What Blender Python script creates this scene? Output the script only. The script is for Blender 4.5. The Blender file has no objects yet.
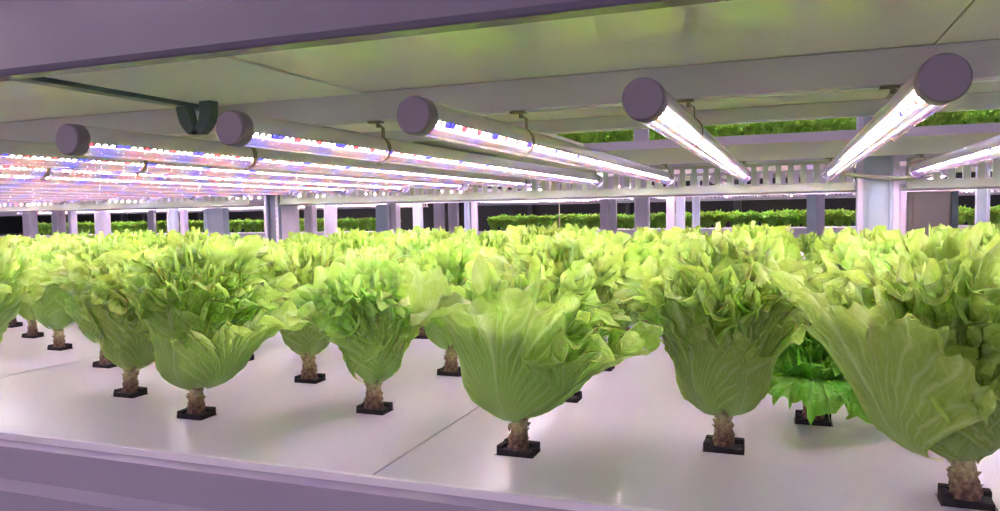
import bpy, bmesh, math, random
from mathutils import Vector, Matrix, noise
C = bpy.context.scene.collection
PI = math.pi
rnd = random.Random(7)

# ------------------------------------------------------------------ materials
def new_mat(name):
    m = bpy.data.materials.new(name); m.use_nodes = True
    nt = m.node_tree; nt.nodes.clear()
    out = nt.nodes.new('ShaderNodeOutputMaterial')
    return m, nt, out
def N(nt, t, **kw):
    n = nt.nodes.new(t)
    for k, v in kw.items():
        if k in n.inputs.keys() if isinstance(k, str) else False: n.inputs[k].default_value = v
        else: setattr(n, k, v)
    return n
def simple(name, col, rough=.5, metal=0., var=.06, scale=30., spec=.5, bump=0., coat=0.):
    m, nt, out = new_mat(name)
    b = nt.nodes.new('ShaderNodeBsdfPrincipled')
    tc = nt.nodes.new('ShaderNodeTexCoord')
    ns = nt.nodes.new('ShaderNodeTexNoise'); ns.inputs['Scale'].default_value = scale; ns.inputs['Detail'].default_value = 4
    nt.links.new(tc.outputs['Object'], ns.inputs['Vector'])
    r = nt.nodes.new('ShaderNodeValToRGB')
    r.color_ramp.elements[0].position = .3; r.color_ramp.elements[1].position = .7
    r.color_ramp.elements[0].color = tuple(c*(1-var) for c in col)+(1,)
    r.color_ramp.elements[1].color = tuple(min(1, c*(1+var)) for c in col)+(1,)
    nt.links.new(ns.outputs['Fac'], r.inputs['Fac']); nt.links.new(r.outputs['Color'], b.inputs['Base Color'])
    b.inputs['Roughness'].default_value = rough; b.inputs['Metallic'].default_value = metal
    b.inputs['Specular IOR Level'].default_value = spec; b.inputs['Coat Weight'].default_value = coat
    if bump:
        bp = nt.nodes.new('ShaderNodeBump'); bp.inputs['Strength'].default_value = bump; bp.inputs['Distance'].default_value = .002
        nt.links.new(ns.outputs['Fac'], bp.inputs['Height']); nt.links.new(bp.outputs['Normal'], b.inputs['Normal'])
    nt.links.new(b.outputs[0], out.inputs[0])
    return m

def leaf_mat(name, base, edge, rib, trans=.5):
    """leaf: uv.x = across (0..1), uv.y = along (0..1)"""
    m, nt, out = new_mat(name)
    L = nt.links
    uv = nt.nodes.new('ShaderNodeUVMap'); uv.uv_map = 'leaf'
    sep = nt.nodes.new('ShaderNodeSeparateXYZ'); L.new(uv.outputs[0], sep.inputs[0])
    def math_(op, a, b=None, clamp=False):
        n = nt.nodes.new('ShaderNodeMath'); n.operation = op; n.use_clamp = clamp
        for i, v in enumerate((a, b)):
            if v is None: continue
            if isinstance(v, (int, float)): n.inputs[i].default_value = v
            else: L.new(v, n.inputs[i])
        return n.outputs[0]
    X, Y = sep.outputs[0], sep.outputs[1]
    c = math_('SUBTRACT', X, .5)
    ac = math_('ABSOLUTE', c)
    # distortion
    tc = nt.nodes.new('ShaderNodeTexCoord')
    ns = nt.nodes.new('ShaderNodeTexNoise'); ns.inputs['Scale'].default_value = 60; ns.inputs['Detail'].default_value = 3
    L.new(tc.outputs['Object'], ns.inputs['Vector'])
    dn = math_('MULTIPLY', math_('SUBTRACT', ns.outputs['Fac'], .5), .05)
    # side veins radiate as a fan and fork
    ph = math_('MULTIPLY', math_('ADD', ac, math_('ADD', dn, math_('MULTIPLY', Y, -.05))), 62.)
    s1 = math_('POWER', math_('ABSOLUTE', math_('COSINE', ph)), 9.)
    ph2 = math_('MULTIPLY', math_('ADD', ac, math_('ADD', math_('MULTIPLY', dn, 2.), math_('MULTIPLY', Y, .12))), 130.)
    s2 = math_('MULTIPLY', math_('POWER', math_('ABSOLUTE', math_('COSINE', ph2)), 6.), .45)
    veins = math_('MULTIPLY', math_('MAXIMUM', s1, s2), .55)
    # midrib
    wrib = math_('ADD', math_('MULTIPLY', math_('SUBTRACT', 1., Y), .05), .006)
    mid = math_('SUBTRACT', 1., math_('DIVIDE', ac, wrib), True)
    low = math_('SUBTRACT', 1., math_('MULTIPLY', Y, 2.3), True)
    vein_all = math_('MAXIMUM', math_('MAXIMUM', veins, mid), low, True)
    mix1 = nt.nodes.new('ShaderNodeMix'); mix1.data_type = 'RGBA'
    mix1.inputs[6].default_value = base+(1,); mix1.inputs[7].default_value = edge+(1,)
    e = math_('POWER', Y, 1.6)
    L.new(e, mix1.inputs[0])
    # blotchy variation
    n2 = nt.nodes.new('ShaderNodeTexNoise'); n2.inputs['Scale'].default_value = 25; n2.inputs['Detail'].default_value = 2
    L.new(tc.outputs['Object'], n2.inputs['Vector'])
    oi = nt.nodes.new('ShaderNodeObjectInfo')
    hsv = nt.nodes.new('ShaderNodeHueSaturation')
    L.new(mix1.outputs[2], hsv.inputs['Color'])
    L.new(math_('ADD', math_('ADD', math_('MULTIPLY', n2.outputs['Fac'], .45), .68), math_('MULTIPLY', oi.outputs['Random'], .2)), hsv.inputs['Value'])
    L.new(math_('ADD', math_('MULTIPLY', oi.outputs['Random'], .02), .488), hsv.inputs['Hue'])
    mix2 = nt.nodes.new('ShaderNodeMix'); mix2.data_type = 'RGBA'
    L.new(math_('MULTIPLY', vein_all, .75), mix2.inputs[0]); L.new(hsv.outputs[0], mix2.inputs[6]); mix2.inputs[7].default_value = rib+(1,)
    b = nt.nodes.new('ShaderNodeBsdfPrincipled'); b.inputs['Roughness'].default_value = .42; b.inputs['Specular IOR Level'].default_value = .35
    L.new(mix2.outputs[2], b.inputs['Base Color'])
    n3 = nt.nodes.new('ShaderNodeTexNoise'); n3.inputs['Scale'].default_value = 150; n3.inputs['Detail'].default_value = 2; n3.inputs['Distortion'].default_value = .6
    L.new(tc.outputs['Object'], n3.inputs['Vector'])
    bp = nt.nodes.new('ShaderNodeBump'); bp.inputs['Strength'].default_value = .6; bp.inputs['Distance'].default_value = .0025
    L.new(math_('ADD', math_('MULTIPLY', vein_all, .45), math_('MULTIPLY', n3.outputs['Fac'], math_('MULTIPLY', Y, 1.7))), bp.inputs['Height']); L.new(bp.outputs['Normal'], b.inputs['Normal'])
    t = nt.nodes.new('ShaderNodeBsdfTranslucent'); 
    tm = nt.nodes.new('ShaderNodeMix'); tm.data_type = 'RGBA'; tm.blend_type = 'MULTIPLY'; tm.inputs[0].default_value = 1
    L.new(mix2.outputs[2], tm.inputs[6]); tm.inputs[7].default_value = (1.15, 1.25, .9, 1)
    L.new(tm.outputs[2], t.inputs[0]); L.new(bp.outputs['Normal'], t.inputs['Normal'])
    ms = nt.nodes.new('ShaderNodeMixShader'); ms.inputs[0].default_value = trans
    L.new(b.outputs[0], ms.inputs[1]); L.new(t.outputs[0], ms.inputs[2]); L.new(ms.outputs[0], out.inputs[0])
    return m

LEAF_HERO = leaf_mat('leaf_pale', (.31, .54, .10), (.44, .64, .13), (.72, .84, .44), .48)
LEAF_MID = leaf_mat('leaf_bright', (.23, .43, .05), (.34, .52, .075), (.62, .80, .30), .46)
LEAF_DARK = leaf_mat('leaf_deep', (.12, .36, .03), (.22, .50, .05), (.30, .55, .14), .42)
LEAF_FAR = leaf_mat('leaf_far', (.24, .50, .07), (.38, .64, .10), (.4, .62, .14), .42)

def stem_mat():
    m, nt, out = new_mat('lettuce_stem')
    tc = nt.nodes.new('ShaderNodeTexCoord'); sep = nt.nodes.new('ShaderNodeSeparateXYZ'); nt.links.new(tc.outputs['Object'], sep.inputs[0])
    ns = nt.nodes.new('ShaderNodeTexNoise'); ns.inputs['Scale'].default_value = 260; ns.inputs['Detail'].default_value = 5
    nt.links.new(tc.outputs['Object'], ns.inputs['Vector'])
    a = nt.nodes.new('ShaderNodeMath'); a.operation = 'MULTIPLY_ADD'; a.inputs[1].default_value = 24; nt.links.new(sep.outputs[2], a.inputs[0])
    s = nt.nodes.new('ShaderNodeMath'); s.operation = 'SUBTRACT'; nt.links.new(ns.outputs['Fac'], s.inputs[0]); s.inputs[1].default_value = .62
    nt.links.new(s.outputs[0], a.inputs[2])
    r = nt.nodes.new('ShaderNodeValToRGB'); e = r.color_ramp.elements
    e[0].position = 0; e[0].color = (.07, .03, .025, 1); e[1].position = 1; e[1].color = (.50, .55, .28, 1)
    x = e.new(.28); x.color = (.22, .15, .08, 1); x = e.new(.55); x.color = (.38, .36, .17, 1)
    nt.links.new(a.outputs[0], r.inputs['Fac'])
    b = nt.nodes.new('ShaderNodeBsdfPrincipled'); b.inputs['Roughness'].default_value = .7
    nt.links.new(r.outputs[0], b.inputs['Base Color'])
    bp = nt.nodes.new('ShaderNodeBump'); bp.inputs['Strength'].default_value = .8; bp.inputs['Distance'].default_value = .002
    nt.links.new(ns.outputs['Fac'], bp.inputs['Height']); nt.links.new(bp.outputs[0], b.inputs['Normal'])
    nt.links.new(b.outputs[0], out.inputs[0]); return m
STEM = stem_mat()
PLUG = simple('black_sponge', (.012, .010, .011), .9, var=.4, scale=300, bump=.6)
BOARD = simple('white_board', (.55, .51, .57), .28, var=.012, scale=6, spec=.5, coat=.08)
RIM = simple('white_plastic', (.64, .60, .66), .35, var=.03, scale=8)
PANEL = simple('tray_underside', (.96, .96, .80), .15, metal=.2, var=.02, scale=3, spec=.6)
PANEL_MATTE = simple('grey_filler_panel', (.80, .80, .80), .5, var=.02, scale=5)
BEAM = simple('beam_grey', (.56, .55, .59), .42, var=.04, scale=10)
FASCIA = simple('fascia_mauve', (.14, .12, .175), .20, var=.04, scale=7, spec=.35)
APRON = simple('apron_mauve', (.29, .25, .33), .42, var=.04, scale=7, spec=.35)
LILAC = simple('rail_lilac', (.44, .39, .48), .4, var=.03, scale=9)
POSTG = simple('post_blue_grey', (.36, .42, .50), .45, var=.05, scale=14)
POSTD = simple('post_slate', (.13, .15, .20), .45, var=.05, scale=14)
POSTL = simple('post_lilac', (.52, .47, .58), .45, var=.03, scale=10)
POSTP = simple('post_pale_blue', (.50, .56, .66), .42, var=.03, scale=10)
TEAL = simple('dark_teal_steel', (.05, .085, .085), .45, var=.1, scale=20)
CLIP = simple('clip_steel', (.16, .15, .09), .35, metal=.6, var=.2, scale=120)
TRAYM = simple('cable_tray_plastic', (.44, .49, .40), .45, var=.04, scale=12)
HOUS = simple('tube_housing', (.60, .58, .62), .22, var=.02, scale=9, spec=.6)
CAP = simple('cap_mauve', (.14, .118, .145), .5, var=.03, scale=60)
PLATE = simple('circuit_plate', (.20, .21, .18), .35, var=.05, scale=60)
CAPW = simple('cap_white', (.8, .76, .8), .3, var=.02, scale=60)
WIRE = simple('wire_beige', (.42, .40, .33), .5, var=.08, scale=90)
DARK = simple('dark_wall', (.012, .013, .014), .35, var=.4, scale=2)
GREYW = simple('grey_wall', (.07, .075, .08), .6, var=.1, scale=2)
FLOOR = simple('floor_epoxy', (.16, .17, .17), .35, var=.1, scale=3)
SEAL = simple('seam_grey', (.30, .27, .27), .6, var=.1, scale=60)
TROUGH = simple('trough_dark', (.10, .09, .09), .6, var=.1, scale=20)

def steel_mat():
    m, nt, out = new_mat('brushed_steel')
    tc = nt.nodes.new('ShaderNodeTexCoord'); mp = nt.nodes.new('ShaderNodeMapping'); mp.inputs['Scale'].default_value = (2, 2, 60)
    nt.links.new(tc.outputs['Object'], mp.inputs[0])
    ns = nt.nodes.new('ShaderNodeTexNoise'); ns.inputs['Scale'].default_value = 3; nt.links.new(mp.outputs[0], ns.inputs[0])
    r = nt.nodes.new('ShaderNodeMapRange'); r.inputs[3].default_value = .25; r.inputs[4].default_value = .45
    nt.links.new(ns.outputs[0], r.inputs[0])
    b = nt.nodes.new('ShaderNodeBsdfPrincipled'); b.inputs['Metallic'].default_value = .9; b.inputs['Base Color'].default_value = (.17, .16, .145, 1)
    nt.links.new(r.outputs[0], b.inputs['Roughness']); nt.links.new(b.outputs[0], out.inputs[0]); return m
STEEL = steel_mat()

def led_mat(name, gain):
    m, nt, out = new_mat(name); L = nt.links
    tc = nt.nodes.new('ShaderNodeTexCoord'); sep = nt.nodes.new('ShaderNodeSeparateXYZ'); L.new(tc.outputs['Object'], sep.inputs[0])
    oi = nt.nodes.new('ShaderNodeObjectInfo')
    def M(op, a, b=None, c=None):
        n = nt.nodes.new('ShaderNodeMath'); n.operation = op
        for i, v in enumerate((a, b, c)):
            if v is None: continue
            if isinstance(v, (int, float)): n.inputs[i].default_value = v
            else: L.new(v, n.inputs[i])
        return n.outputs[0]
    P = .0078
    yy = M('DIVIDE', sep.outputs[1], P)
    fr = M('SUBTRACT', M('FRACT', yy), .5)
    dy = M('MULTIPLY', fr, P)
    dot = M('LESS_THAN', M('ABSOLUTE', dy), .0014)
    idx = M('FRACT', M('DIVIDE', M('ADD', M('FLOOR', yy), .5), 12.))
    r = nt.nodes.new('ShaderNodeValToRGB'); r.color_ramp.interpolation = 'CONSTANT'
    W = (.98, .91, .83, 1); RD = (.65, .0012, .0022, 1); B = (.0010, .0006, 1., 1)
    seq = [W, W, RD, W, W, W, B, B, W, W, RD, W]
    e = r.color_ramp.elements
    e[0].position = 0; e[0].color = seq[0]; e[1].position = 1/12.; e[1].color = seq[1]
    for i in range(2, 12):
        x = e.new(i/12.); x.color = seq[i]
    L.new(idx, r.inputs[0])
    # soft haze of the diffusing strip between the diodes
    mx = nt.nodes.new('ShaderNodeMix'); mx.data_type = 'RGBA'
    mx.inputs[6].default_value = (1., .80, .92, 1); L.new(dot, mx.inputs[0]); L.new(r.outputs[0], mx.inputs[7])
    st = M('ADD', M('MULTIPLY', dot, gain), .10)
    em = nt.nodes.new('ShaderNodeEmission'); L.new(mx.outputs[2], em.inputs[0]); L.new(st, em.inputs[1])
    L.new(em.outputs[0], out.inputs[0]); return m
LED = led_mat('led_diodes', 165.)

def cover_mat():
    m, nt, out = new_mat('clear_cover'); L = nt.links
    tr = nt.nodes.new('ShaderNodeBsdfTransparent'); tr.inputs[0].default_value = (.97, .95, .97, 1)
    gl = nt.nodes.new('ShaderNodeBsdfGlossy'); gl.inputs['Roughness'].default_value = .12
    tl = nt.nodes.new('ShaderNodeBsdfTranslucent'); tl.inputs[0].default_value = (.85, .8, .86, 1)
    fr = nt.nodes.new('ShaderNodeFresnel'); fr.inputs[0].default_value = 1.45
    m1 = nt.nodes.new('ShaderNodeMixShader'); L.new(fr.outputs[0], m1.inputs[0]); L.new(tr.outputs[0], m1.inputs[1]); L.new(gl.outputs[0], m1.inputs[2])
    # moulded lengthwise ribs in the plastic scatter the diode light
    tc = nt.nodes.new('ShaderNodeTexCoord'); mp = nt.nodes.new('ShaderNodeMapping'); mp.inputs['Scale'].default_value = (900, 12, 900)
    L.new(tc.outputs['Object'], mp.inputs[0])
    ns = nt.nodes.new('ShaderNodeTexNoise'); ns.inputs['Scale'].default_value = 1.; L.new(mp.outputs[0], ns.inputs[0])
    mr = nt.nodes.new('ShaderNodeMapRange'); mr.inputs[1].default_value = .35; mr.inputs[2].default_value = .7; mr.inputs[3].default_value = .0; mr.inputs[4].default_value = .013
    L.new(ns.outputs[0], mr.inputs[0])
    m2 = nt.nodes.new('ShaderNodeMixShader'); L.new(mr.outputs[0], m2.inputs[0]); L.new(m1.outputs[0], m2.inputs[1]); L.new(tl.outputs[0], m2.inputs[2])
    L.new(m2.outputs[0], out.inputs[0]); return m
COVER = cover_mat()

# ------------------------------------------------------------------ mesh helpers
def add_box(bm, x0, x1, y0, y1, z0, z1, bev=0.):
    v = [bm.verts.new((x, y, z)) for x in (x0, x1) for y in (y0, y1) for z in (z0, z1)]
    f = [(0, 1, 3, 2), (4, 6, 7, 5), (0, 4, 5, 1), (2, 3, 7, 6), (0, 2, 6, 4), (1, 5, 7, 3)]
    fs = [bm.faces.new([v[i] for i in q]) for q in f]
    if bev:
        es = list({e for q in fs for e in q.edges})
        bmesh.ops.bevel(bm, geom=es, offset=bev, segments=2, affect='EDGES', profile=.6)
def add_prism_x(bm, prof, x0, x1):
    """closed profile of (y, z) swept along X"""
    a = [bm.verts.new((x0, y, z)) for y, z in prof]; b = [bm.verts.new((x1, y, z)) for y, z in prof]
    n = len(prof)
    for i in range(n): bm.faces.new((a[i], a[(i+1) % n], b[(i+1) % n], b[i]))
    bm.faces.new(a[::-1]); bm.faces.new(b)
def add_prism_z(bm, prof, z0, z1):
    a = [bm.verts.new((x, y, z0)) for x, y in prof]; b = [bm.verts.new((x, y, z1)) for x, y in prof]
    n = len(prof)
    for i in range(n): bm.faces.new((a[i], a[(i+1) % n], b[(i+1) % n], b[i]))
    bm.faces.new(a[::-1]); bm.faces.new(b)
def add_tube(bm, pts, r, seg=8, caps=True):
    rings = []
    for i, p in enumerate(pts):
        p = Vector(p); d = (Vector(pts[min(i+1, len(pts)-1)])-Vector(pts[max(i-1, 0)])).normalized()
        s = d.cross(Vector((0, 0, 1)))
        if s.length < .01: s = d.cross(Vector((1, 0, 0)))
        s.normalize(); t = d.cross(s)
        rr = r[i] if isinstance(r, (list, tuple)) else r
        rings.append([bm.verts.new(p+(s*math.cos(2*PI*k/seg)+t*math.sin(2*PI*k/seg))*rr) for k in range(seg)])
    for a, b in zip(rings, rings[1:]):
        for k in range(seg): bm.faces.new((a[k], a[(k+1) % seg], b[(k+1) % seg], b[k]))
    if caps: bm.faces.new(rings[0][::-1]); bm.faces.new(rings[-1])
def mesh_of(name, bm, mat, smooth=False):
    bmesh.ops.recalc_face_normals(bm, faces=bm.faces)
    me = bpy.data.meshes.new(name); bm.to_mesh(me); bm.free(); me.materials.append(mat)
    if smooth: me.polygons.foreach_set('use_smooth', [True]*len(me.polygons))
    return me
def obj(name, bm, mat, parent=None, smooth=False, loc=None):
    me = bm if isinstance(bm, bpy.types.Mesh) else mesh_of(name, bm, mat, smooth)
    o = bpy.data.objects.new(name, me); C.objects.link(o)
    if parent: o.parent = parent
    if loc: o.location = loc
    return o
def thing(name, label, cat, loc=(0, 0, 0), group=None):
    o = bpy.data.objects.new(name, None); C.objects.link(o); o.location = loc; o.empty_display_size = .05
    return tag(o, label, cat, group)
def tag(o, label, cat, group=None, kind=None):
    o['label'] = label; o['category'] = cat
    if group: o['group'] = group
    if kind: o['kind'] = kind
    return o
def dup(root, loc, rotz=0., scale=1., label=None, group=None):
    r = root.copy(); C.objects.link(r); r.location = loc; r.rotation_euler = (0, 0, rotz); r.scale = (scale,)*3
    if label: r['label'] = label
    if group: r['group'] = group
    for ch in list(root.children):
        c = ch.copy(); C.objects.link(c); c.parent = r
        for g in ch.children:
            d = g.copy(); C.objects.link(d); d.parent = c
    return r
def struct(name, bm, mat):
    o = obj(name, bm, mat); o['kind'] = 'structure'; return o

# ------------------------------------------------------------------ lettuce
def leaf(bm, uvl, az, L, W, th0, th1, th2, z0, rs, ruffle, cup, nr, nf, seed, k1=9, tilt=0., r0=.004, phimax=1.30, bend=1.0, teeth=False, crinkle=.0016):
    """one frilly leaf. th* = angle of the rib above horizontal at base, mid, tip (deg)."""
    A = 60
    sr, sz = [r0], [z0]
    for i in range(A):
        t = (i+.5)/A
        if t < .36: th = th0+(th1-th0)*(t/.36)**.75
        else: th = th1+(th2-th1)*((t-.36)/.64)**1.5
        th = math.radians(th)
        sr.append(sr[-1]+math.cos(th)*L/A*1.05); sz.append(sz[-1]+math.sin(th)*L/A*1.05)
    def spine(a):
        a = min(max(a, 0), 1.2)*A; i = min(int(a), A-1); f = a-i
        r = sr[i]+(sr[i+1]-sr[i])*f; z = sz[i]+(sz[i+1]-sz[i])*f
        dr, dz = sr[i+1]-sr[i], sz[i+1]-sz[i]; l = math.hypot(dr, dz)
        return r, z, dr/l, dz/l
    ca, sa = math.cos(az), math.sin(az)
    p1, p2, p3 = (rs.uniform(0, 6.28) for _ in range(3))
    grid = []
    for i in range(nr+1):
        rho = (i/nr)**.85
        row = []
        for j in range(nf+1):
            u = -1+2*j/nf
            phi = u*phimax
            # outline: long in front, rounded shoulders, lobes and teeth
            nz = noise.noise(Vector((phi*1.6, seed*3.1, 0)))
            fz = noise.noise(Vector((phi*6., seed*1.7, 5)))
            R = 1.+.12*nz+.07*fz*rho+.03*math.sin(k1*1.3*phi+p3)*rho**4
            R += (.05*(abs((phi*k1*1.2+p1) % 2.-1.)-.5) if teeth else .034*math.sin(k1*2.6*phi+p1+fz*5)+.022*math.sin(k1*4.3*phi+p2))*rho**6
            R *= (math.cos(phi*.72))**.25
            narrow = .20+.80*min(1, rho*1.15)**1.35          # petiole narrow, blade wide
            a = rho*R*math.cos(phi*.74)
            a = a*.86+rho*.14*(1-abs(u)**2)
            b = rho**.85*R*math.sin(phi)*W*narrow
            r, z, tr, tz = spine(a)
            nr_, nz_ = -tz, tr                                   # normal in the (r,z) plane, towards the axis
            e5 = rho**4.5; e2 = rho**2
            w1 = math.sin(k1*phi+p1+2.2*rho); w2 = math.sin(k1*1.93*phi+p2-3*rho); w0 = math.sin(4.1*phi+p3+1.5*rho)
            w3 = noise.noise(Vector((a*9, phi*4, seed)))
            up = min(1., max(.12, (a-.30)/.38)); am = ruffle*e5*up
            d = am*(w1*.62+w2*.36)+ruffle*e2*up*(.55*w0+.8*w3)
            cr = min(1, rho*1.6)
            d += .0030*noise.noise(Vector((a*11, b*110, seed)))*cr+crinkle*noise.noise(Vector((a*26, b*230, seed+9)))*cr
            b2 = b+am*.45*math.cos(k1*phi+p1+2.2*rho)
            a_shift = am*(.5*math.cos(k1*1.93*phi+p2)-.2)
            Rc = cup*(.72+2.6*max(0., a-.38)**1.25)
            ang = b2/Rc
            ang = max(-2.3, min(2.3, ang))
            rr = r-Rc*(1-math.cos(ang))*bend+nr_*d*math.cos(ang*.6)+tr*a_shift
            tt = Rc*math.sin(ang)*1.0-nr_*d*math.sin(ang*.6)*.6
            zz = z+nz_*d+tz*a_shift - tilt*abs(b2)*rho
            if zz < .0035: zz = .0035+.0008*w2
            v = bm.verts.new((rr*ca-tt*sa, rr*sa+tt*ca, zz))
            row.append((v, ((u+1)/2, rho)))
        grid.append(row)
    for i in range(nr):
        for j in range(nf):
            q = [grid[i][j], grid[i][j+1], grid[i+1][j+1], grid[i+1][j]]
            f = bm.faces.new([x[0] for x in q]); f.smooth = True
            for lp, x in zip(f.loops, q): lp[uvl].uv = x[1]

def foliage(name, seed, mat, H=.155, spread=1.0, res=(14, 60), nout=6, nmid=5, nin=4, ruffle=.011, custom=None, z0=.028, droop=0., nheart=5):
    rs = random.Random(seed); bm = bmesh.new(); uvl = bm.loops.layers.uv.new('leaf')
    s = H/.155; nr, nf = res; k = 0
    off = rs.uniform(0, 6.28)
    for i in range(nout):
        az = off+i*2*PI/nout+rs.uniform(-.25, .25)
        leaf(bm, uvl, az, .128*s*rs.uniform(.88, 1.08)*spread, .070*s*rs.uniform(.88, 1.12), rs.uniform(2, 14), rs.uniform(84, 94)-droop*.6, rs.uniform(-15, 22)-droop, z0, rs, ruffle*rs.uniform(.8, 1.2), .046*s, nr, nf, seed+k, k1=rs.uniform(20, 28)); k += 1
    for i in range(nmid):
        az = off+.5+i*2*PI/nmid+rs.uniform(-.3, .3)
        leaf(bm, uvl, az, .128*s*rs.uniform(.88, 1.05), .056*s*rs.uniform(.85, 1.1), rs.uniform(22, 38), rs.uniform(84, 95), rs.uniform(10, 48), z0+.004, rs, ruffle*rs.uniform(.8, 1.2), .040*s, nr, nf, seed+k, k1=rs.uniform(20, 28)); k += 1
    for i in range(nin):
        az = off+1.1+i*2*PI/nin+rs.uniform(-.4, .4)
        leaf(bm, uvl, az, .115*s*rs.uniform(.85, 1.08), .050*s*rs.uniform(.8, 1.05), rs.uniform(50, 65), rs.uniform(92, 104), rs.uniform(60, 95), z0+.008, rs, ruffle*1.15, .030*s, nr, nf, seed+k, k1=rs.uniform(20, 28)); k += 1
    for i in range(nheart):
        az = off+i*2*PI/max(1, nheart)+rs.uniform(-.5, .5)
        leaf(bm, uvl, az, .105*s*rs.uniform(.85, 1.1), .034*s*rs.uniform(.8, 1.1), rs.uniform(45, 75), rs.uniform(84, 100), rs.uniform(20, 80), z0+.012, rs, ruffle*1.3, .024*s, max(6, nr-3), int(nf*.75), seed+k, k1=rs.uniform(20, 28)); k += 1
    for c in (custom or []):
        kw = dict(az=0, L=.13, W=.065, th0=25, th1=70, th2=20, z0=z0, ruffle=ruffle, cup=.046, nr=nr, nf=nf, k1=22); kw.update(c)
        leaf(bm, uvl, rs=rs, seed=seed+50+k, **kw); k += 1
    me = bpy.data.meshes.new(name); bm.to_mesh(me); bm.free(); me.materials.append(mat)
    return me

def stem_mesh(seed, h=.036, r=.0078, lean=(0, 0), seg=14, rings=16):
    rs = random.Random(seed); bm = bmesh.new(); rr = []
    for i in range(rings+1):
        t = i/rings; ring = []
        for k in range(seg):
            a = 2*PI*k/seg
            step = .5-((t*5+a/(2*PI)*2) % 1.)          # spiral of leaf scars
            R = r*(1.0+.12*math.cos(t*3)+.20*step+.12*noise.noise(Vector((a*2, t*9, seed)))) * (1.05-.25*t)
            ring.append(bm.verts.new((lean[0]*t*h+R*math.cos(a)-0, lean[1]*t*h+R*math.sin(a), -.002+t*h)))
        rr.append(ring)
    for a, b in zip(rr, rr[1:]):
        for k in range(seg): bm.faces.new((a[k], a[(k+1) % seg], b[(k+1) % seg], b[k]))
    bm.faces.new(rr[-1]); bm.faces.new(rr[0][::-1])
    # torn stubs of picked leaves
    for n in range(22):
        t = rs.uniform(.12, .9); a = rs.uniform(0, 6.28); R = r*.92
        c = Vector((lean[0]*t*h+R*math.cos(a), lean[1]*t*h+R*math.sin(a), t*h)); o = Vector((math.cos(a), math.sin(a), .8))
        s = Vector((-math.sin(a), math.cos(a), 0)); l = rs.uniform(.001, .0024); w = rs.uniform(.0016, .003)
        v = [bm.verts.new(c-s*w-Vector((0, 0, .001))), bm.verts.new(c+s*w-Vector((0, 0, .001))), bm.verts.new(c+s*w*.5+o*l), bm.verts.new(c-s*w*.4+o*l*1.2), bm.verts.new(c+Vector((0, 0, .0026))-o*.001)]
        bm.faces.new((v[0], v[1], v[2], v[3])); bm.faces.new((v[1], v[4], v[2])); bm.faces.new((v[0], v[3], v[4])); bm.faces.new((v[2], v[4], v[3]))
    return mesh_of('stem', bm, STEM, True)
def plug_mesh():
    bm = bmesh.new()
    add_box(bm, -.014, .014, -.010, .010, -.020, .004, .001)
    add_box(bm, -.0145, .0145, .0035, .0105, -.01, .0075, .0012)     # raised rear lip of the sponge
    add_box(bm, -.0145, -.0095, -.009, .0105, -.01, .0065, .0012)
    return mesh_of('sponge_plug', bm, PLUG)
PLUGM = plug_mesh()
STEMS = [stem_mesh(s, .036, .0074+.0008*(s % 2)) for s in range(4)]

BZ = -.185      # board top
def lettuce(loc, fol, label, group=None, stem=None, rotz=0., plugrot=0., name='lettuce', lean=(0, 0)):
    t = thing(name, label, 'lettuce', loc, group)
    f = obj('leaves', fol, None, t); f.rotation_euler = (lean[0], lean[1], rotz)
    obj('stem', stem or STEMS[0], None, t).rotation_euler = (lean[0]*.6, lean[1]*.6, rotz)
    obj('sponge_plug', PLUGM, None, t).rotation_euler = (0, 0, plugrot)
    return t

D = math.radians
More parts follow.
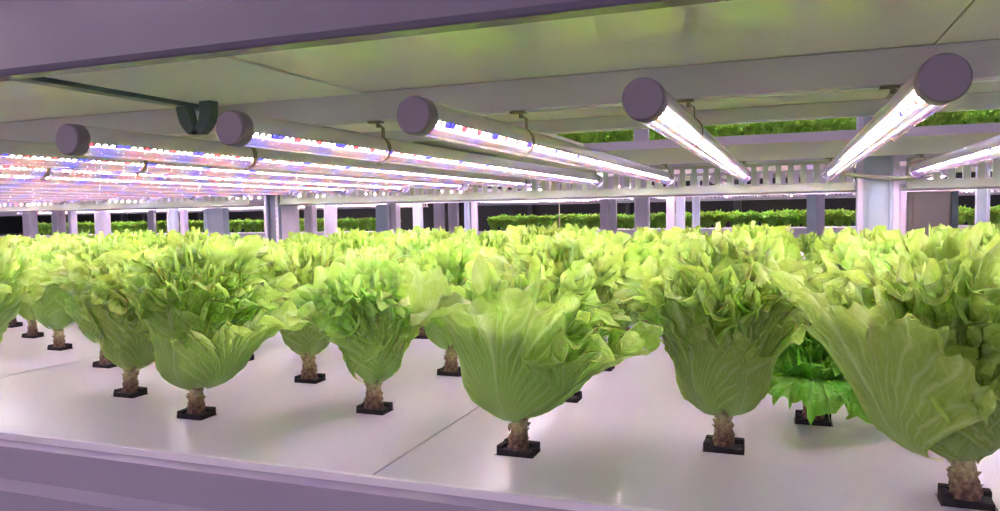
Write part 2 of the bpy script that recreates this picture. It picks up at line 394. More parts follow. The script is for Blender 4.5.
# azimuth -90 deg faces the camera side, 180 is left
HR = (17, 130)
PINNED = 'front row'
heroes = [
 # x, y, seed, H, leaves kwargs, label, stem index, lean
 (.105, .535, 11, .160, dict(nout=4, custom=[dict(az=D(208), L=.155, W=.088, th0=6, th1=72, th2=50, cup=.11, r0=.010, ruffle=.008, k1=22, teeth=True), dict(az=D(-82), L=.088, W=.050, th0=0, th1=76, th2=-10, ruffle=.014), dict(az=D(-40), L=.11, W=.055, th0=0, th1=78, th2=0), dict(az=D(-160), L=.100, W=.055, th0=28, th1=80, th2=40)]),
  'largest pale green frilly lettuce, at the right edge of the picture in the front row', 1, (0, -.12)),
 (-.194, .545, 23, .138, dict(nout=5, custom=[dict(az=D(-92), L=.162, W=.098, th0=-2, th1=74, th2=2, cup=.062, r0=.010, ruffle=.018, k1=20, teeth=True), dict(az=D(-20), L=.125, W=.07, th0=12, th1=50, th2=28), dict(az=D(170), L=.125, W=.06, th0=20, th1=64, th2=24)]),
  'pale lettuce with one big broad leaf facing front, just right of the board seam', 2, (0, .08)),
 (-.518, .556, 31, .160, dict(nout=6, custom=[dict(az=D(-80), L=.13, W=.080, th0=-2, th1=86, th2=30, r0=.009, cup=.050, ruffle=.007), dict(az=D(-14), L=.150, W=.085, th0=12, th1=56, th2=-8, r0=.010, k1=22, teeth=True)]),
  'front row lettuce with smooth cupped outer leaves, one broad leaf drooping right', 0, (0, .10)),
 (-.82, .55, 37, .160, dict(nout=6, custom=[dict(az=D(-30), L=.13, W=.08, th0=20, th1=66, th2=30, k1=20, teeth=True)]),
  'lettuce cut off by the left edge of the picture, only its cupped leaf showing', 3, (0, 0)),
 (-.365, .621, 41, .135, dict(nout=5, nmid=6, nin=6, ruffle=.013, z0=.026),
  'short round crinkled lettuce left of the board seam', 1, (0, 0)),
 (-.045, .600, 47, .160, dict(nout=6, custom=[dict(az=D(-120), L=.12, W=.07, th0=0, th1=82, th2=30, r0=.009), dict(az=D(-60), L=.12, W=.065, th0=0, th1=84, th2=20, r0=.008)]),
  'full frilly lettuce on a straight brown stem between the broad leaf and largest lettuces', 0, (0, 0)),
 (-.650, .604, 53, .150, dict(nout=6), 'lettuce with a leaning green stem, second row, left of the smooth cupped lettuce', 2, (0, .14)),
 (-.808, .717, 59, .155, dict(nout=6), 'lettuce with knobbly ragged stem in the third row, left part of the bed', 3, (0, 0)),
 (-.986, .795, 61, .145, dict(nout=6), 'lettuce on a short thick stem in the fourth row, near the left edge', 0, (0, 0)),
 (-.503, .716, 67, .145, dict(nout=6), 'lettuce behind and left of the short crinkled one, third row, pale spread leaves', 1, (0, 0)),
 (-.363, .794, 71, .145, dict(nout=5), 'lettuce behind the short crinkled one, its plug showing beside the broad leaf', 2, (0, 0)),
 (-.205, .716, 73, .160, dict(nout=6), 'frilly lettuce right behind the broad leaf lettuce, hiding its own stem', 2, (0, 0)),
 (.115, .716, 79, .140, dict(nout=6), 'frilly lettuce hidden low behind the largest lettuce, tips rising above it', 2, (0, 0)),
]
hero_xy = []
for (x, y, sd, H, kw, lab, si, lean) in heroes:
    hero_xy.append((x, y))
    fol = foliage('leaves', sd, LEAF_HERO, H=H, res=HR, **kw)
    lettuce((x, y, BZ), fol, lab, stem=STEMS[si], lean=lean, plugrot=rnd.uniform(-.15, .15), group=None)
# small dark drooping head lying low on the board
dr = foliage('leaves', 83, LEAF_DARK, H=.085, res=(15, 90), nout=4, nmid=4, nin=4, z0=.016, ruffle=.009, droop=22, nheart=4,
             custom=[dict(az=D(-92), L=.085, W=.05, th0=45, th1=10, th2=-60, z0=.03, cup=.04), dict(az=D(-50), L=.075, W=.045, th0=45, th1=5, th2=-60, z0=.03, cup=.04)])
lettuce((.022, .700, BZ), dr, 'small dark green lettuce drooping onto the board between the two right-hand front lettuces', stem=STEMS[1])
hero_xy.append((.022, .70))

VAR = [foliage('leaves', 100+i, LEAF_MID if i % 3 else LEAF_HERO, H=.127+.005*(i % 3), res=(11, 96), nout=5, nmid=5, nin=5, nheart=7, ruffle=.015) for i in range(7)]
rows = [.545, .608, .716, .794, .868, .944, 1.02, 1.096, 1.172, 1.248, 1.324, 1.40, 1.476, 1.552, 1.628]
protos = []
def vis_x(y, pad=.16):
    return -y*1.38-.05-pad, y*.235+.02+pad
words = ['third', 'fourth', 'fifth', 'sixth', 'seventh', 'eighth', 'ninth', 'tenth', 'eleventh', 'twelfth', 'thirteenth', 'rearmost']
holes = {}
cnt = 0
for ri, y in enumerate(rows):
    x0 = .105 if ri % 2 == 0 else -.045+.305*.0
    if ri % 2 == 1: x0 = -.045
    hs = []
    lo, hi = vis_x(y)
    for k in range(-10, 4):
        x = x0+.31*k
        near = [h for h in hero_xy if abs(h[0]-x) < .08 and abs(h[1]-y) < .045]
        if near:
            hs.append(near[0][0]); continue
        if x < lo or x > hi: continue
        if y < .62 and x > .2: pass
        hs.append(x)
        w = words[min(max(ri-2, 0), 11)]
        side = 'left' if x < -.9*y else ('middle' if x < -.2*y else 'right')
        v = rnd.randrange(7)
        key = v
        jx, jy = rnd.uniform(-.004, .004), rnd.uniform(-.004, .004)
        lab = 'bright frilly lettuce among the packed heads of the %s row, %s part of the bed' % (w, side)
        if ri < 2: lab = 'frilly lettuce of the front rows at the %s end of the bed' % side
        grp = 'lettuces of the %s row, %s part' % (w if ri > 1 else 'front', side)
        o = next((p for p in protos if p[0] == key), None)
        if o is None:
            t = lettuce((x, y, BZ), VAR[v], lab, group=grp, stem=STEMS[v % 4], rotz=0); protos.append((key, t))
        else:
            t = dup(o[1], (x, y, BZ), label=lab, group=grp)
        for c in t.children:
            if c.name.startswith('sponge'): continue
            c.rotation_euler = (rnd.uniform(-.06, .06), rnd.uniform(-.06, .06), rnd.uniform(0, 6.28))
        s = rnd.uniform(.92, 1.08); t.scale = (s, s, s)
        cnt += 1
    holes[ri] = hs
print('bed lettuces', cnt)

# ------------------------------------------------------------------ grow boards with square holes
hole_pts = [(x, rows[r]) for r in holes for x in holes[r]]
hole_pts = [(x, y) for (x, y) in hole_pts if not any(abs(x-h[0]) < .05 and abs(y-h[1]) < .05 for h in hero_xy)]+hero_xy
def board(x0, x1, y0, y1, label):
    bm = bmesh.new(); hw, hd = .0155, .0115; T = .022
    hp = sorted([(y, x) for x, y in hole_pts if x0+.02 < x < x1-.02 and y0 < y < y1])
    ys = {y0, y1}
    # break into strips: every hole's y-extent is cut
    cuts = sorted(ys | {round(y-hd, 5) for y, x in hp} | {round(y+hd, 5) for y, x in hp})
    def slab(xa, xb, ya, yb):
        v = [bm.verts.new(p) for p in ((xa, ya, 0), (xb, ya, 0), (xb, yb, 0), (xa, yb, 0))]; bm.faces.new(v)
    for ya, yb in zip(cuts, cuts[1:]):
        ym = (ya+yb)/2
        seg = sorted([(x-hw, x+hw) for y, x in hp if abs(y-ym) < hd])
        c = x0
        for a, b in seg:
            if a > c: slab(c, a, ya, yb)
            c = max(c, b)
        slab(c, x1, ya, yb)
    for y, x in hp:                       # walls and floor of each hole
        a, b, c, d = x-hw, x+hw, y-hd, y+hd
        vt = [bm.verts.new(p) for p in ((a, c, 0), (b, c, 0), (b, d, 0), (a, d, 0))]; vb = [bm.verts.new((p.co.x, p.co.y, -T)) for p in vt]
        for i in range(4): bm.faces.new((vt[i], vb[i], vb[(i+1) % 4], vt[(i+1) % 4]))
        bm.faces.new(vb)
    vt = [bm.verts.new(p) for p in ((x0, y0, 0), (x1, y0, 0), (x1, y1, 0), (x0, y1, 0))]; vb = [bm.verts.new((p.co.x, p.co.y, -T-.003)) for p in vt]
    for i in range(4): bm.faces.new((vt[i], vb[i], vb[(i+1) % 4], vt[(i+1) % 4]))
    bm.faces.new(vb)
    o = obj('grow_board', mesh_of('grow_board', bm, BOARD), BOARD, loc=(0, 0, BZ))
    return tag(o, label, 'board', 'white boards holding the lettuces')
seams = [-2.68, -2.08, -1.478, -.877, -.276, .325, .93]
nm = ['leftmost white board at the far left end of the bed', 'second white board from the left end of the bed', 'white board under the lettuces near the left edge',
      'white board under the left front lettuces, left of the visible seam', 'white board right of the visible seam, under the broad leaf lettuce', 'white board at the right end of the bed, mostly out of frame']
for i in range(6): board(seams[i]+.0008, seams[i+1]-.0008, .462, 1.70, nm[i])

# ------------------------------------------------------------------ perforated tray
def slot_tray(bm, x0, x1, y, z0, z1, pitch=.024, bar=.012, th=.003, lip=.018):
    zs0, zs1 = z0+(z1-z0)*.20, z1-(z1-z0)*.12
    add_box(bm, x0, x1, y, y+th, z0, zs0); add_box(bm, x0, x1, y, y+th, zs1, z1)
    n = int((x1-x0)/pitch)
    for i in range(n+1):
        xa = x0+i*pitch; xb = min(xa+bar, x1)
        if xb > xa: add_box(bm, xa, xb, y, y+th, zs0, zs1)
    add_box(bm, x0, x1, y-.004, y+lip, z0-.004, z0)               # bottom return
    add_box(bm, x0, x1, y-.006, y+th, z1-.001, z1+.002)            # rolled top edge

def post(bm, xa, xb, y, z0, z1, depth=.05, kind='c'):
    if kind == 'c':                                               # channel with returned lips, web to the front
        w = xb-xa; l = w*.2; t = .004
        prof = [(xa, y), (xa+l, y), (xa+l, y+.010), (xb-l, y+.010), (xb-l, y), (xb, y), (xb, y+depth), (xa, y+depth)]
    elif kind == 'r':
        cx, cy, r = (xa+xb)/2, y+(xb-xa)/2, (xb-xa)/2
        prof = [(cx+r*math.cos(2*PI*i/20), cy+r*math.sin(2*PI*i/20)) for i in range(20)]
    else:
        c = .004
        prof = [(xa+c, y), (xb-c, y), (xb, y+c), (xb, y+depth-c), (xb-c, y+depth), (xa+c, y+depth), (xa, y+depth-c), (xa, y+c)]
    add_prism_z(bm, prof, z0, z1)

# ------------------------------------------------------------------ own rack
XL, XR = -2.75, .92
rack = thing('grow_rack', 'near white steel growing rack carrying the front lettuces, boards and lamps', 'rack', (0, 0, -1.1))
def rp(name, bm, mat, smooth=False): 
    o = obj(name, bm, mat, rack, smooth); o.location = (0, 0, 1.1); return o
# lower front: bed rim and mauve apron
bm = bmesh.new()
add_prism_x(bm, [(.4515, -.1815), (.4565, -.1815), (.4575, -.186), (.4615, -.186), (.4615, -.24), (.4515, -.24)], XL, XR); rp('bed_rim', bm, RIM)
bm = bmesh.new()
add_prism_x(bm, [(.446, -.189), (.4515, -.1865), (.4515, -.30), (.443, -.30), (.443, -.252), (.4385, -.248), (.4385, -.216), (.443, -.212)][::-1] if False else
            [(.4515, -.187), (.4515, -.305), (.440, -.305), (.438, -.226), (.443, -.2175), (.4440, -.190)], XL, XR)
a = rp('front_apron', bm, APRON); a['label'] = 'lower mauve front apron'
# trough under the boards
bm = bmesh.new(); add_box(bm, XL, XR, .463, 1.72, -.245, -.240); add_box(bm, XL, XR, 1.705, 1.72, -.240, -.175); rp('bed_trough', bm, TROUGH)
# upper front fascia with its folded lip
bm = bmesh.new()
add_prism_x(bm, [(.4480, .215), (.4480, .160), (.4490, .126), (.4505, .1225), (.4520, .1210), (.468, .1210), (.468, .1235), (.4545, .1240), (.453, .160), (.453, .215)], XL, XR)
a = rp('upper_fascia', bm, FASCIA); a['label'] = 'upper mauve front fascia'
# shelf panels (undersides visible): seams along Y
def panel(x0, x1, y0, y1, z=.127, t=.02, mat=PANEL):
    bm = bmesh.new(); add_box(bm, x0+.0008, x1-.0008, y0, y1, z, z+t, .0006); return rp('shelf_panel', bm, mat)
for x0, x1 in ((-2.75, -2.28), (-2.28, -1.76), (-1.76, -1.24), (-1.24, -.62), (-.41, .109), (.109, .64), (.64, .92)): panel(x0, x1, .47, 1.03)
w = panel(-.605, -.41, .47, 1.03, z=.1255, mat=PANEL_MATTE); w['label'] = 'matte grey filler panel'
for x0, x1 in ((-2.75, -2.28), (-2.28, -1.76), (-1.76, -1.24), (-1.24, -.625), (-.613, -.41)): panel(x0, x1, 1.05, 1.61)
# dark longitudinal channel
bm = bmesh.new(); add_box(bm, -.6225, -.6055, .47, 1.61, .1215, .1265); add_box(bm, -.6225, -.6195, .47, 1.61, .1265, .15); o = rp('runner_channel', bm, TEAL)
# cross beams
def beam(y, z0, z1, name='cross_beam', d=.03, mat=BEAM):
    bm = bmesh.new()
    add_prism_x(bm, [(y, z0+.002), (y+.002, z0), (y+.012, z0), (y+.012, z0+.003), (y+.004, z0+.003), (y+.004, z1-.003), (y+d, z1-.003), (y+d, z1), (y, z1)], XL, XR)
    return rp(name, bm, mat)
beam(.690, .0965, .1265)
beam(1.010, .1085, .1265)
beam(1.62, .128, .148, 'rear_rail', mat=LILAC)
bm = bmesh.new(); add_prism_x(bm, [(1.585, .1275), (1.655, .0985), (1.66, .1005), (1.66, .1275)], XL, XR); rp('rear_girder', bm, PANEL)
# hanger strap under the runner channel: two bent bands
for ya in (.685, .745):
    pass
bm = bmesh.new()
def band(bm, pts, w, t, axis='x'):
    pr = []
    for (x, y, z), wz in zip(pts, w):
        pr.append([bm.verts.new((x-t, y-wz, z)), bm.verts.new((x+t, y-wz, z)), bm.verts.new((x+t, y+wz, z)), bm.verts.new((x-t, y+wz, z))])
    for a, b in zip(pr, pr[1:]):
        for k in range(4): bm.faces.new((a[k], a[(k+1) % 4], b[(k+1) % 4], b[k]))
    bm.faces.new(pr[0][::-1]); bm.faces.new(pr[-1])
band(bm, [(-.614, .66, .1265), (-.611, .66, .112), (-.608, .66, .103), (-.602, .66, .0955), (-.597, .66, .091)], [.006]*5, .0075)
band(bm, [(-.581, .66, .1265), (-.581, .66, .112), (-.584, .66, .103), (-.590, .66, .0955), (-.597, .66, .091)], [.006]*5, .0075)
o = rp('hanger_bracket', bm, TEAL); o['label'] = 'dark V-shaped hanger bracket'
# rear slotted cable trays, one per bay, and rails below
for x0, x1 in ((-2.75, -1.372), (-1.272, .128), (.222, .92)):
    bm = bmesh.new(); slot_tray(bm, x0, x1, 1.70, .038, .096, pitch=.0245, bar=.0115); rp('cable_tray', bm, TRAYM)
bm = bmesh.new(); add_box(bm, XL, XR, 1.735, 1.765, .031, .040, .002); rp('tie_rail', bm, LILAC)
# rear posts
for xa, xb, k, pm in ((.134, .207, 'c', POSTG), (-1.312, -1.270, 'c', POSTD), (-2.70, -2.63, 'c', POSTG)):
    bm = bmesh.new(); post(bm, xa, xb, 1.690, -1.1, .30, .045 if xa > 0 else .014, k)
    o = rp('rear_post', bm, pm)
    bm = bmesh.new(); l = (xb-xa)*.13
    add_box(bm, xa-.001, xa+l, 1.686, 1.690, -1.1, .30); add_box(bm, xb-l, xb+.001, 1.686, 1.690, -1.1, .30)
    q = obj('post_flange', bm, POSTL, o); q['label'] = 'lilac flange edges of the post'
    bm = bmesh.new()
    for i in range(24 if xa < 0 else 0):                                               # row of small punched slots on the side lip
        z = -.14+i*.014
        add_box(bm, xb-l*.62, xb-l*.38, 1.6855, 1.6865, z, z+.006)
    if xa < 0: q = obj('punched_slots', bm, TEAL, o)
tag(obj('round_column', (lambda b: (post(b, -1.378, -1.308, 1.79, -1.1, .20, kind='r'), b)[1])(bmesh.new()), POSTL, smooth=False), 'pinkish round column right behind the dark grey rear post', 'column')

# ------------------------------------------------------------------ LED tube lamps
TR, TZ, TY, TL = .0130, .0681, .4705, 1.2
def led_rail(bm, y0, y1, z):
    prof = [(-.0027, z), (-.0021, z-.0024), (0, z-.0031), (.0021, z-.0024), (.0027, z)]
    a = [bm.verts.new((x, y0, q)) for x, q in prof]; b = [bm.verts.new((x, y1, q)) for x, q in prof]
    for i in range(4): bm.faces.new((a[i], b[i], b[i+1], a[i+1]))
def make_lamp(label, group):
    t = thing('tube_lamp', label, 'lamp', (0, TY, TZ), group)
    n = 14
    bm = bmesh.new()                                                 # opaque upper half
    prof = [(TR*math.cos(PI*i/n*1.16-.08*PI), TR*math.sin(PI*i/n*1.16-.08*PI)) for i in range(n+1)]
    inner = [(x*.93, z*.93) for x, z in prof[::-1]]
    pr = prof+inner
    a = [bm.verts.new((x, .008, z)) for x, z in pr]; b = [bm.verts.new((x, TL-.008, z)) for x, z in pr]
    for i in range(len(pr)): bm.faces.new((a[i], a[(i+1) % len(pr)], b[(i+1) % len(pr)], b[i]))
    obj('housing', bm, HOUS, t, True)
    bm = bmesh.new()                                                 # clear lower half
    prof = [(TR*.985*math.cos(PI+PI*i/n), TR*.985*math.sin(PI+PI*i/n)) for i in range(n+1)]
    a = [bm.verts.new((x, .010, z)) for x, z in prof]; b = [bm.verts.new((x, TL-.010, z)) for x, z in prof]
    for i in range(n): bm.faces.new((a[i], a[i+1], b[i+1], b[i]))
    obj('clear_cover', bm, COVER, t, True)
    bm = bmesh.new()
    led_rail(bm, .02, TL-.02, -.0006)
    me = bpy.data.meshes.new('led_strip'); bm.to_mesh(me); bm.free(); me.materials.append(LED)
    s = obj('led_strip', me, None, t)
    bm = bmesh.new(); add_box(bm, -.0105, .0105, .015, TL-.015, -.0006, .0012); obj('mounting_plate', bm, PLATE, t)
    def cap(y0, y1, mat, dome):
        bm = bmesh.new(); seg = 32; rings = []
        prof = [(0., y0), (TR*.93, y0), (TR*1.02, y0+(y1-y0)*.12), (TR*1.035, y0+(y1-y0)*.3), (TR*1.035, y1), (TR*.9, y1)]
        if dome: prof = [(0., y0), (TR*.55, y0+(y1-y0)*.04), (TR*.85, y0+(y1-y0)*.2), (TR*1.02, y0+(y1-y0)*.5), (TR*1.035, y1), (TR*.9, y1)]
        for r, y in prof[1:]: rings.append([bm.verts.new((r*math.cos(2*PI*k/seg), y, r*math.sin(2*PI*k/seg))) for k in range(seg)])
        bm.faces.new(rings[0])
        for p, q in zip(rings, rings[1:]):
            for k in range(seg): bm.faces.new((p[k], p[(k+1) % seg], q[(k+1) % seg], q[k]))
        me = mesh_of('end_cap', bm, mat); return obj('end_cap', me, None, t)
    c = cap(-.002, .010, CAP, False); c['label'] = 'flat mauve end cap'
    c = cap(TL+.002, TL-.012, CAPW, True); c['label'] = 'rounded white end cap'
    for y in (.222, 1.155):                                          # spring clips to the beams
        bm = bmesh.new(); pts = []
        for i in range(15):
            th = D(62)-D(250)*i/14*.62
            pts.append((TR*1.06*math.cos(th), y, TR*1.06*math.sin(th)))
        pts = [(-.004, y-.004, .0285), (.001, y-.001, .026), (.0065, y, .0215)]+pts+[(TR*.15, y, -TR*1.22)]
        band_pts = pts
        pr = []
        for i, (x, yy, z) in enumerate(band_pts):
            d = Vector(band_pts[min(i+1, len(pts)-1)])-Vector(band_pts[max(i-1, 0)]); nn = Vector((-d.z, 0, d.x)).normalized()*.0006
            pr.append([bm.verts.new((x+nn.x, yy-.0028, z+nn.z)), bm.verts.new((x+nn.x, yy+.0028, z+nn.z)), bm.verts.new((x-nn.x, yy+.0028, z-nn.z)), bm.verts.new((x-nn.x, yy-.0028, z-nn.z))])
        for p, q in zip(pr, pr[1:]):
            for k in range(4): bm.faces.new((p[k], p[(k+1) % 4], q[(k+1) % 4], q[k]))
        bm.faces.new(pr[0][::-1]); bm.faces.new(pr[-1])
        add_box(bm, -.009, .006, y-.005, y+.004, .0262, .0288, .0008)
        add_tube(bm, [(.001, y, .0288), (.001, y, .022)], .0022, 8)
        obj('spring_clip', bm, CLIP, t)
    return t
lampx = [.236, .079, -.0825, -.239, -.3942, -.5614]
names = ['LED tube lamp cut off by the right edge of the picture',
         'tube lamp with the largest round cap, above the tallest lettuce',
         'tube lamp with second-largest mauve cap, second from the right among visible caps',
         'tube lamp with mauve cap left of the picture centre, middle one of five visible caps',
         'LED tube lamp whose mauve cap is beside the dark hanger bracket',
         'LED tube lamp whose mauve cap is leftmost in the picture']
lamp0 = make_lamp(names[0], 'tube lamps over the near bed')
lamp0.location.x = lampx[0]
for i in range(1, 6): dup(lamp0, (lampx[i], TY, TZ), label=names[i])
ordw = ['first', 'second', 'third', 'fourth', 'fifth', 'sixth', 'seventh', 'eighth', 'ninth', 'tenth', 'eleventh', 'twelfth', 'thirteenth']
for i in range(13):
    x = -.5614-.157*(i+1)
    if x < XL+.05: break
    dup(lamp0, (x, TY, TZ), label='%s tube lamp left of the leftmost visible cap, near end out of frame' % ordw[i])
dup(lamp0, (.56, TY, TZ), label='LED tube lamp out of frame over the right end of the near bed')
dup(lamp0, (.72, TY, TZ), label='farthest right LED tube lamp over the near bed, out of frame')

# feed cable along the rear of the near rack
bm = bmesh.new()
pts = [Vector(p) for p in ((.075, 1.66, .071), (.10, 1.672, .069), (.135, 1.675, .062), (.19, 1.675, .056), (.24, 1.68, .055), (.262, 1.69, .060), (.262, 1.69, .085), (.235, 1.69, .088), (.222, 1.69, .070), (.232, 1.69, .052))]
sp = []
for i in range(len(pts)-1):
    a, b, c, d = pts[max(i-1, 0)], pts[i], pts[i+1], pts[min(i+2, len(pts)-1)]
    for k in range(6):
        t = k/6; sp.append(.5*((2*b)+(c-a)*t+(2*a-5*b+4*c-d)*t*t+(3*b-a-3*c+d)*t**3))
add_tube(bm, [tuple(p) for p in sp], .0045, 8)
tag(obj('cable', bm, WIRE, smooth=True), 'beige power cable looping in front of the rear post and slotted tray', 'cable')
bm = bmesh.new(); add_tube(bm, [(-1.047, 3.6, -.3), (-1.045, 3.6, .3)], .0025, 6)
tag(obj('thin_rod', bm, WIRE), 'thin vertical wire hanging in the middle distance', 'wire')

# ------------------------------------------------------------------ racks behind
SM = [foliage('leaves', 300+i, LEAF_MID, H=.10, res=(7, 26), nout=5, nmid=4, nin=3, ruffle=.012, z0=.012) for i in range(3)]
FR = [foliage('leaves', 320+i, LEAF_FAR, H=.150, res=(7, 24), nout=6, nmid=5, nin=4, ruffle=.014, z0=.015) for i in range(4)]
sproto = {}
def small(key, me, x, y, z, s, label, group):
    if key in sproto: o = sproto[key].copy(); C.objects.link(o)
    else: o = obj('lettuce', me, None); sproto[key] = o
    o.location = (x, y, z); o.scale = (s, s, s); o.rotation_euler = (0, 0, rnd.uniform(0, 6.28))
    tag(o, label, 'lettuce', group)
def lamp_simple(parent_label, xs, y, z, group, tmpl=[None]):
    for i, x in enumerate(xs):
        if tmpl[0] is None:
            t = thing('tube_lamp', '', 'lamp', (0, 0, 0), group)
            bm = bmesh.new(); add_tube(bm, [(0, .01, .004), (0, 1.19, .004)], .0105, 10); obj('housing', bm, HOUS, t, True)
            bm = bmesh.new(); led_rail(bm, .02, 1.18, -.006)
            me = bpy.data.meshes.new('led_strip'); bm.to_mesh(me); bm.free(); me.materials.append(LED); obj('led_strip', me, None, t)
            bm = bmesh.new(); add_tube(bm, [(0, -.002, .003), (0, .010, .003)], .0132, 14); obj('end_cap', bm, CAPW, t)
            tmpl[0] = t; t.location = (x, y, z); t['label'] = parent_label; t['group'] = group
        else: dup(tmpl[0], (x, y, z), label=parent_label, group=group)

def back_rack(lab, X0, X1, Y0, posts, gaps=(), pitchz=None, depth=1.25, slots=True, upper=True, zs=0.):
    r = thing('grow_rack', lab, 'rack', (0, 0, -1.1))
    def q(name, bm, mat):
        o = obj(name, bm, mat, r); o.location = (0, 0, 1.1); return o
    segs = []; c = X0
    for a, b in sorted(gaps): segs.append((c, a)); c = b
    segs.append((c, X1))
    for a, b in segs:
        bm = bmesh.new()
        add_prism_x(bm, [(Y0, -.17), (Y0+.012, -.17), (Y0+.012, -.186), (Y0+depth, -.186), (Y0+depth, -.24), (Y0+.012, -.24), (Y0+.012, -.262), (Y0, -.262)], a, b); q('bed', bm, RIM)
        if upper:
            bm = bmesh.new(); add_box(bm, a, b, Y0+.02, Y0+depth-.02, .130, .155); q('shelf_panel', bm, PANEL)
        bm = bmesh.new(); add_prism_x(bm, [(Y0, .118), (Y0+.03, .118), (Y0+.03, .124), (Y0+.006, .124), (Y0+.006, .175), (Y0, .175)], a, b); q('upper_fascia', bm, LILAC)
        bm = bmesh.new(); add_box(bm, a, b, Y0-.03, Y0-.012, .034+zs, .047+zs, .002); q('tie_rail', bm, LILAC)
        if slots:
            bm = bmesh.new(); slot_tray(bm, a, b, Y0+depth-.02, (.050+zs), (.092+zs), pitch=.0345, bar=.019); q('cable_tray', bm, RIM)
            bm = bmesh.new(); slot_tray(bm, a, b, Y0-.006, (.050+zs), (.092+zs), pitch=.0345, bar=.019); q('cable_tray', bm, RIM)
    for ra, rb, y, k, m in posts:
        dp = min(.04, abs(rb-ra)*y*.6)
        xa = ra*y if rb < 0 else ra*(y+dp)
        xb = rb*(y+dp) if rb < 0 else rb*y
        if xb-xa < .012: xb = xa+.012
        bm = bmesh.new(); post(bm, xa, xb, y, -1.1, .42, dp, k); q('post', bm, m)
    return r
back_rack('second growing rack, directly behind the near one, with lilac rails and posts', -4.3, 1.3, 2.28,
          [(-1.243, -1.207, 2.24, 'b', LILAC), (-1.206, -1.1796, 2.26, 'b', POSTL), (-.7043, -.6787, 2.24, 'b', LILAC), (-.5562, -.5346, 2.24, 'c', POSTL), (-.1881, -.1672, 2.24, 'b', LILAC),
           (-.9771, -.951, 3.5, 'c', POSTP), (-.950, -.9303, 3.52, 'b', POSTL), (-.5147, -.4967, 3.5, 'b', POSTP), (-.4317, -.4217, 3.5, 'c', POSTP), (-.4214, -.410, 3.5, 'b', POSTL), (-.1466, -.1345, 3.5, 'b', POSTL), (-.1340, -.1223, 3.52, 'c', POSTP), (-.1136, -.1036, 3.6, 'c', POSTP), (.2003, .215, 3.0, 'c', POSTG), (.123, .1313, 3.0, 'b', LILAC)], zs=.011)
back_rack('third growing rack, far behind across the aisle, full of dense green heads', -9.6, 1.9, 6.85,
          [(-1.245, -1.22, 6.0, 'b', POSTP), (-.457, -.447, 6.7, 'b', LILAC), (-.22, -.2108, 6.8, 'b', POSTL), (-.90, -.885, 6.80, 'b', POSTL), (.034, .043, 6.8, 'b', POSTL), (-1.02, -1.0, 6.8, 'b', POSTL)],
          gaps=((-3.95, -2.82),), slots=True, zs=.042)
# single columns between the racks
for (xa, xb, y, k, m, lab) in [(-2.871, -2.807, 2.5, 'r', POSTL, 'pinkish round column near the left edge'), (-1.746, -1.694, 2.6, 'r', POSTL, 'narrow pinkish round column right of the grey rear post'),
      (-4.946, -4.87, 3.75, 'b', POSTL, 'pale column at the far left edge'), (-3.597, -3.442, 4.0, 'c', POSTP, 'pale blue channel column, second of the pair left of the rear post'),
      (-2.883, -2.79, 5., 'b', POSTG, 'thin dark grey column beside a pale one, before the dark aisle'), (-2.403, -2.339, 5., 'b', LILAC, 'slim dusky column left of the bright centre column'),
      (-1.169, -1.114, 5., 'c', LILAC, 'slim lilac column before the far green bed, centre'), (.12, .179, 5.2, 'b', POSTG, 'slim grey column before the far green bed, right'),
      (-2.90, -2.84, 6.4, 'b', LILAC, 'faint dusky column in the dark aisle')]:
    bm = bmesh.new(); post(bm, xa, xb, y, -1.1, .6, .06, k); tag(obj('column', bm, m), lab, 'column')
# lettuces: second rack (small), its upper shelf, third rack
n2 = 0
for r, y in enumerate((2.42, 2.62, 2.82, 3.02, 3.22)):
    lo, hi = -y*1.36, y*.25+.1
    x = lo+(r % 2)*.12
    while x < hi:
        if r < 3: small('s%d' % rnd.randrange(3), SM[rnd.randrange(3)], x+rnd.uniform(-.02, .02), y, BZ, rnd.uniform(.85, 1.1), 'small bright lettuce on the second rack, behind the near bed', 'small lettuces on the second rack'); n2 += 1
        x += .28
n3 = 0
for i in range(32):
    x = -1.35+i*.066
    small('f%d' % (i % 4), FR[i % 4], x, 2.40+.05*(i % 2), .156, rnd.uniform(.75, 1.0), 'green lettuce on the second rack upper shelf, seen through the slot above the lamps', 'lettuces on the upper shelf behind')
for r, y in enumerate((6.96, 7.1)):
    x = -9.3+(r*.07)
    while x < 1.75:
        if not (-4.0 < x < -2.78):
            side = 'left of the dark aisle' if x < -3 else 'right of the dark aisle'
            if (r == 0 or (n3 < 400 and -2.8 < x < 1.0)) and x > -9.1:
                small('f%d' % rnd.randrange(4), FR[rnd.randrange(4)], x+rnd.uniform(-.015, .015), y, BZ, rnd.uniform(1.0, 1.22), 'dense green lettuce in the far bed, %s' % side, 'far bed lettuces %s' % side); n3 += 1
        x += .135
print('rack2', n2, 'rack3', n3)
# rear rows of the far bed: too many to tell apart
import array
bm = bmesh.new(); rs = random.Random(5)
uvn = None
src = FR[0]
vs = [v.co.copy() for v in src.vertices]; fs = [tuple(p.vertices) for p in src.polygons]
allv, allf = [], []
for y in (7.24, 7.40):
    x = -9.3
    while x < 1.75:
        if not (-4.0 < x < -2.78):
            s = rs.uniform(1.05, 1.25); a = rs.uniform(0, 6.28); c, d = math.cos(a)*s, math.sin(a)*s; b0 = len(allv)
            allv += [(x+v.x*c-v.y*d, y+v.x*d+v.y*c, BZ+v.z*s) for v in vs]; allf += [tuple(i+b0 for i in f) for f in fs]
        x += .15
bm.free()
me = bpy.data.meshes.new('lettuce_rows'); me.from_pydata(allv, [], allf); me.uv_layers.new(name='leaf')
ul = me.uv_layers['leaf'].data; base = [l.uv[:] for l in src.uv_layers['leaf'].data]; nb = len(base)
ul.foreach_set('uv', [c for k in range(len(ul)) for c in base[k % nb]])
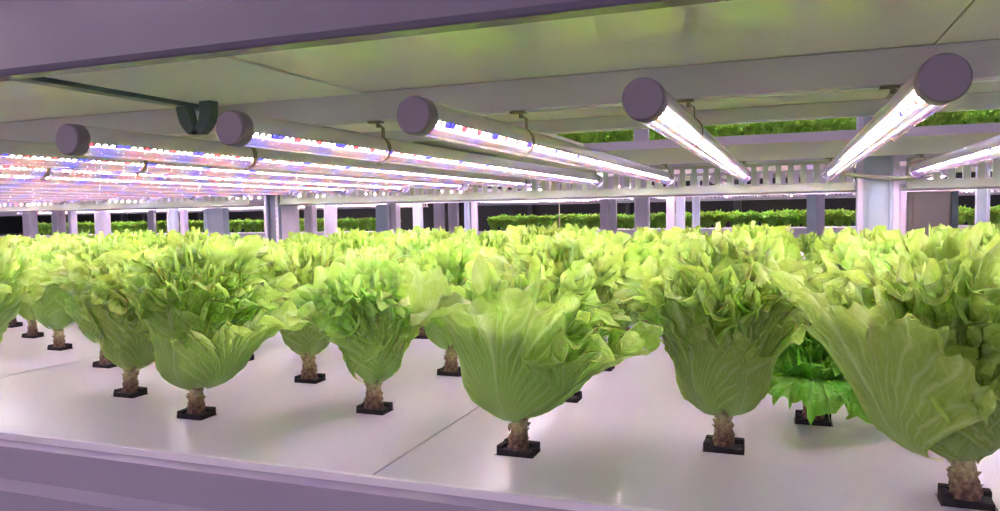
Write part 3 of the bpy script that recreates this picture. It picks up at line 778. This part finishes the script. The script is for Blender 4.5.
me.materials.append(LEAF_FAR); me.polygons.foreach_set('use_smooth', [True]*len(me.polygons))
tag(obj('lettuce_rows', me, None), 'rear rows of lettuces merging into one green band in the far bed', 'lettuces', kind='stuff')

lamp_simple('LED tube lamp over the second rack', [-4.1+.3*i for i in range(18)], 2.32, .085, 'tube lamps of the second rack')
lamp_simple('LED tube lamp over the far bed', [-9.2+.28*i for i in range(40) if not -4.1 < -9.2+.28*i < -2.8], 6.9, .120, 'tube lamps of the far rack')
lamp_simple('LED tube lamp over the second rack upper shelf', [-1.3+.3*i for i in range(9)], 2.32, .40, 'tube lamps over the upper shelf behind')
# rack across the aisle behind the viewer
for zz, nm_ in ((.80, 'upper'), (.42, 'middle'), (.05, 'lower')):
    lamp_simple('LED tube lamp of the %s level on the rack across the aisle' % nm_, [-4.24+.32*i for i in range(17)], -2.25, zz, 'tube lamps of the %s level across the aisle' % nm_)
fr = thing('grow_rack', 'growing rack across the aisle, behind the viewer', 'rack', (-.5, -2.3, -1.1))
for x in (-4., -1.8, 0, 1.8):
    for y in (0, 1.3):
        bm = bmesh.new(); post(bm, x-.03, x+.03, y, 0, 2.1, .05, 'c'); obj('post', bm, LILAC, fr)
for zz in (.80, .42, .05):
    for y in (.045, 1.26):
        bm = bmesh.new(); add_box(bm, -4.1, 1.9, y, y+.03, zz+1.1+.0145, zz+1.1+.045); obj('cross_beam', bm, RIM, fr)
    bm = bmesh.new(); add_box(bm, -4.1, 1.9, .0, 1.35, zz+1.1+.047, zz+1.1+.09); obj('bed', bm, RIM, fr)

# stainless cabinet
cab = thing('steel_cabinet', 'brushed stainless steel cabinet standing behind the near rack at the right', 'cabinet', (.616, 3.9, -1.1))
bm = bmesh.new(); add_box(bm, -.099, .099, 0, .25, 0, 1.18, .004); obj('body', bm, STEEL, cab)
bm = bmesh.new(); add_box(bm, -.080, .066, -.012, 0, .05, 1.165, .003); obj('door', bm, STEEL, cab)
bm = bmesh.new(); add_box(bm, .073, .099, -.014, 0, 0, 1.18, .002); q = obj('side_trim', bm, TEAL, cab)

# ------------------------------------------------------------------ setting
bm = bmesh.new(); add_box(bm, -16, 8, -4, 12, -1.15, -1.1); struct('floor', bm, FLOOR)
bm = bmesh.new(); add_box(bm, -16, 8, 9.6, 9.7, -1.1, 2.6); struct('wall_back', bm, DARK)
bm = bmesh.new(); add_box(bm, -16.1, -16, -4, 9.7, -1.1, 2.6); struct('wall_left', bm, GREYW)
bm = bmesh.new(); add_box(bm, 8, 8.1, -4, 9.7, -1.1, 2.6); struct('wall_right', bm, GREYW)
k = 0
for xa, xb in ((-14.5, -12.3), (-11.6, -10.2), (-9.8, -8.6), (-8.2, -7.0)):
    k += 1; bm = bmesh.new()
    for a, b, c, d in ((xa, xb, -.25, -.2), (xa, xb, .24, .29), (xa, xa+.06, -.2, .24), (xb-.06, xb, -.2, .24)): add_box(bm, a, b, 9.5, 9.6, c, d)
    struct('window_%d' % k, bm, GREYW)
for k, (x, w) in enumerate(((-4.3, .07), (-3.2, .06), (-1.9, .05), (-.6, .09), (1.0, .06))):
    bm = bmesh.new(); add_box(bm, x, x+w, 9.52, 9.6, -1.1, 2.6); struct('trim_%d' % (k+1), bm, GREYW)

# ------------------------------------------------------------------ world, camera
w = bpy.data.worlds.new('room_air'); bpy.context.scene.world = w; w.use_nodes = True
bg = w.node_tree.nodes['Background']; bg.inputs[0].default_value = (.63, .55, .70, 1); bg.inputs[1].default_value = .44
yaw, pitch, roll, F = .3616, .0556, -.0182, 759.06
f = Vector((-math.sin(yaw)*math.cos(pitch), math.cos(yaw)*math.cos(pitch), -math.sin(pitch)))
r = Vector((math.cos(yaw), math.sin(yaw), 0)); u = r.cross(f); c, s = math.cos(roll), math.sin(roll)
rr, uu = c*r+s*u, -s*r+c*u
cam = bpy.data.cameras.new('camera'); co = bpy.data.objects.new('camera', cam); C.objects.link(co)
co.matrix_world = Matrix((( rr.x, uu.x, -f.x, 0), (rr.y, uu.y, -f.y, 0), (rr.z, uu.z, -f.z, 0), (0, 0, 0, 1)))
cam.sensor_width = 36; cam.sensor_fit = 'HORIZONTAL'; cam.lens = F/1000*36; cam.clip_start = .01; cam.clip_end = 60
sc = bpy.context.scene; sc.camera = co
sc.view_settings.view_transform = 'Standard'; sc.view_settings.look = 'None'; sc.view_settings.gamma = 1; sc.view_settings.use_curve_mapping = False
sc.view_settings.exposure = .93
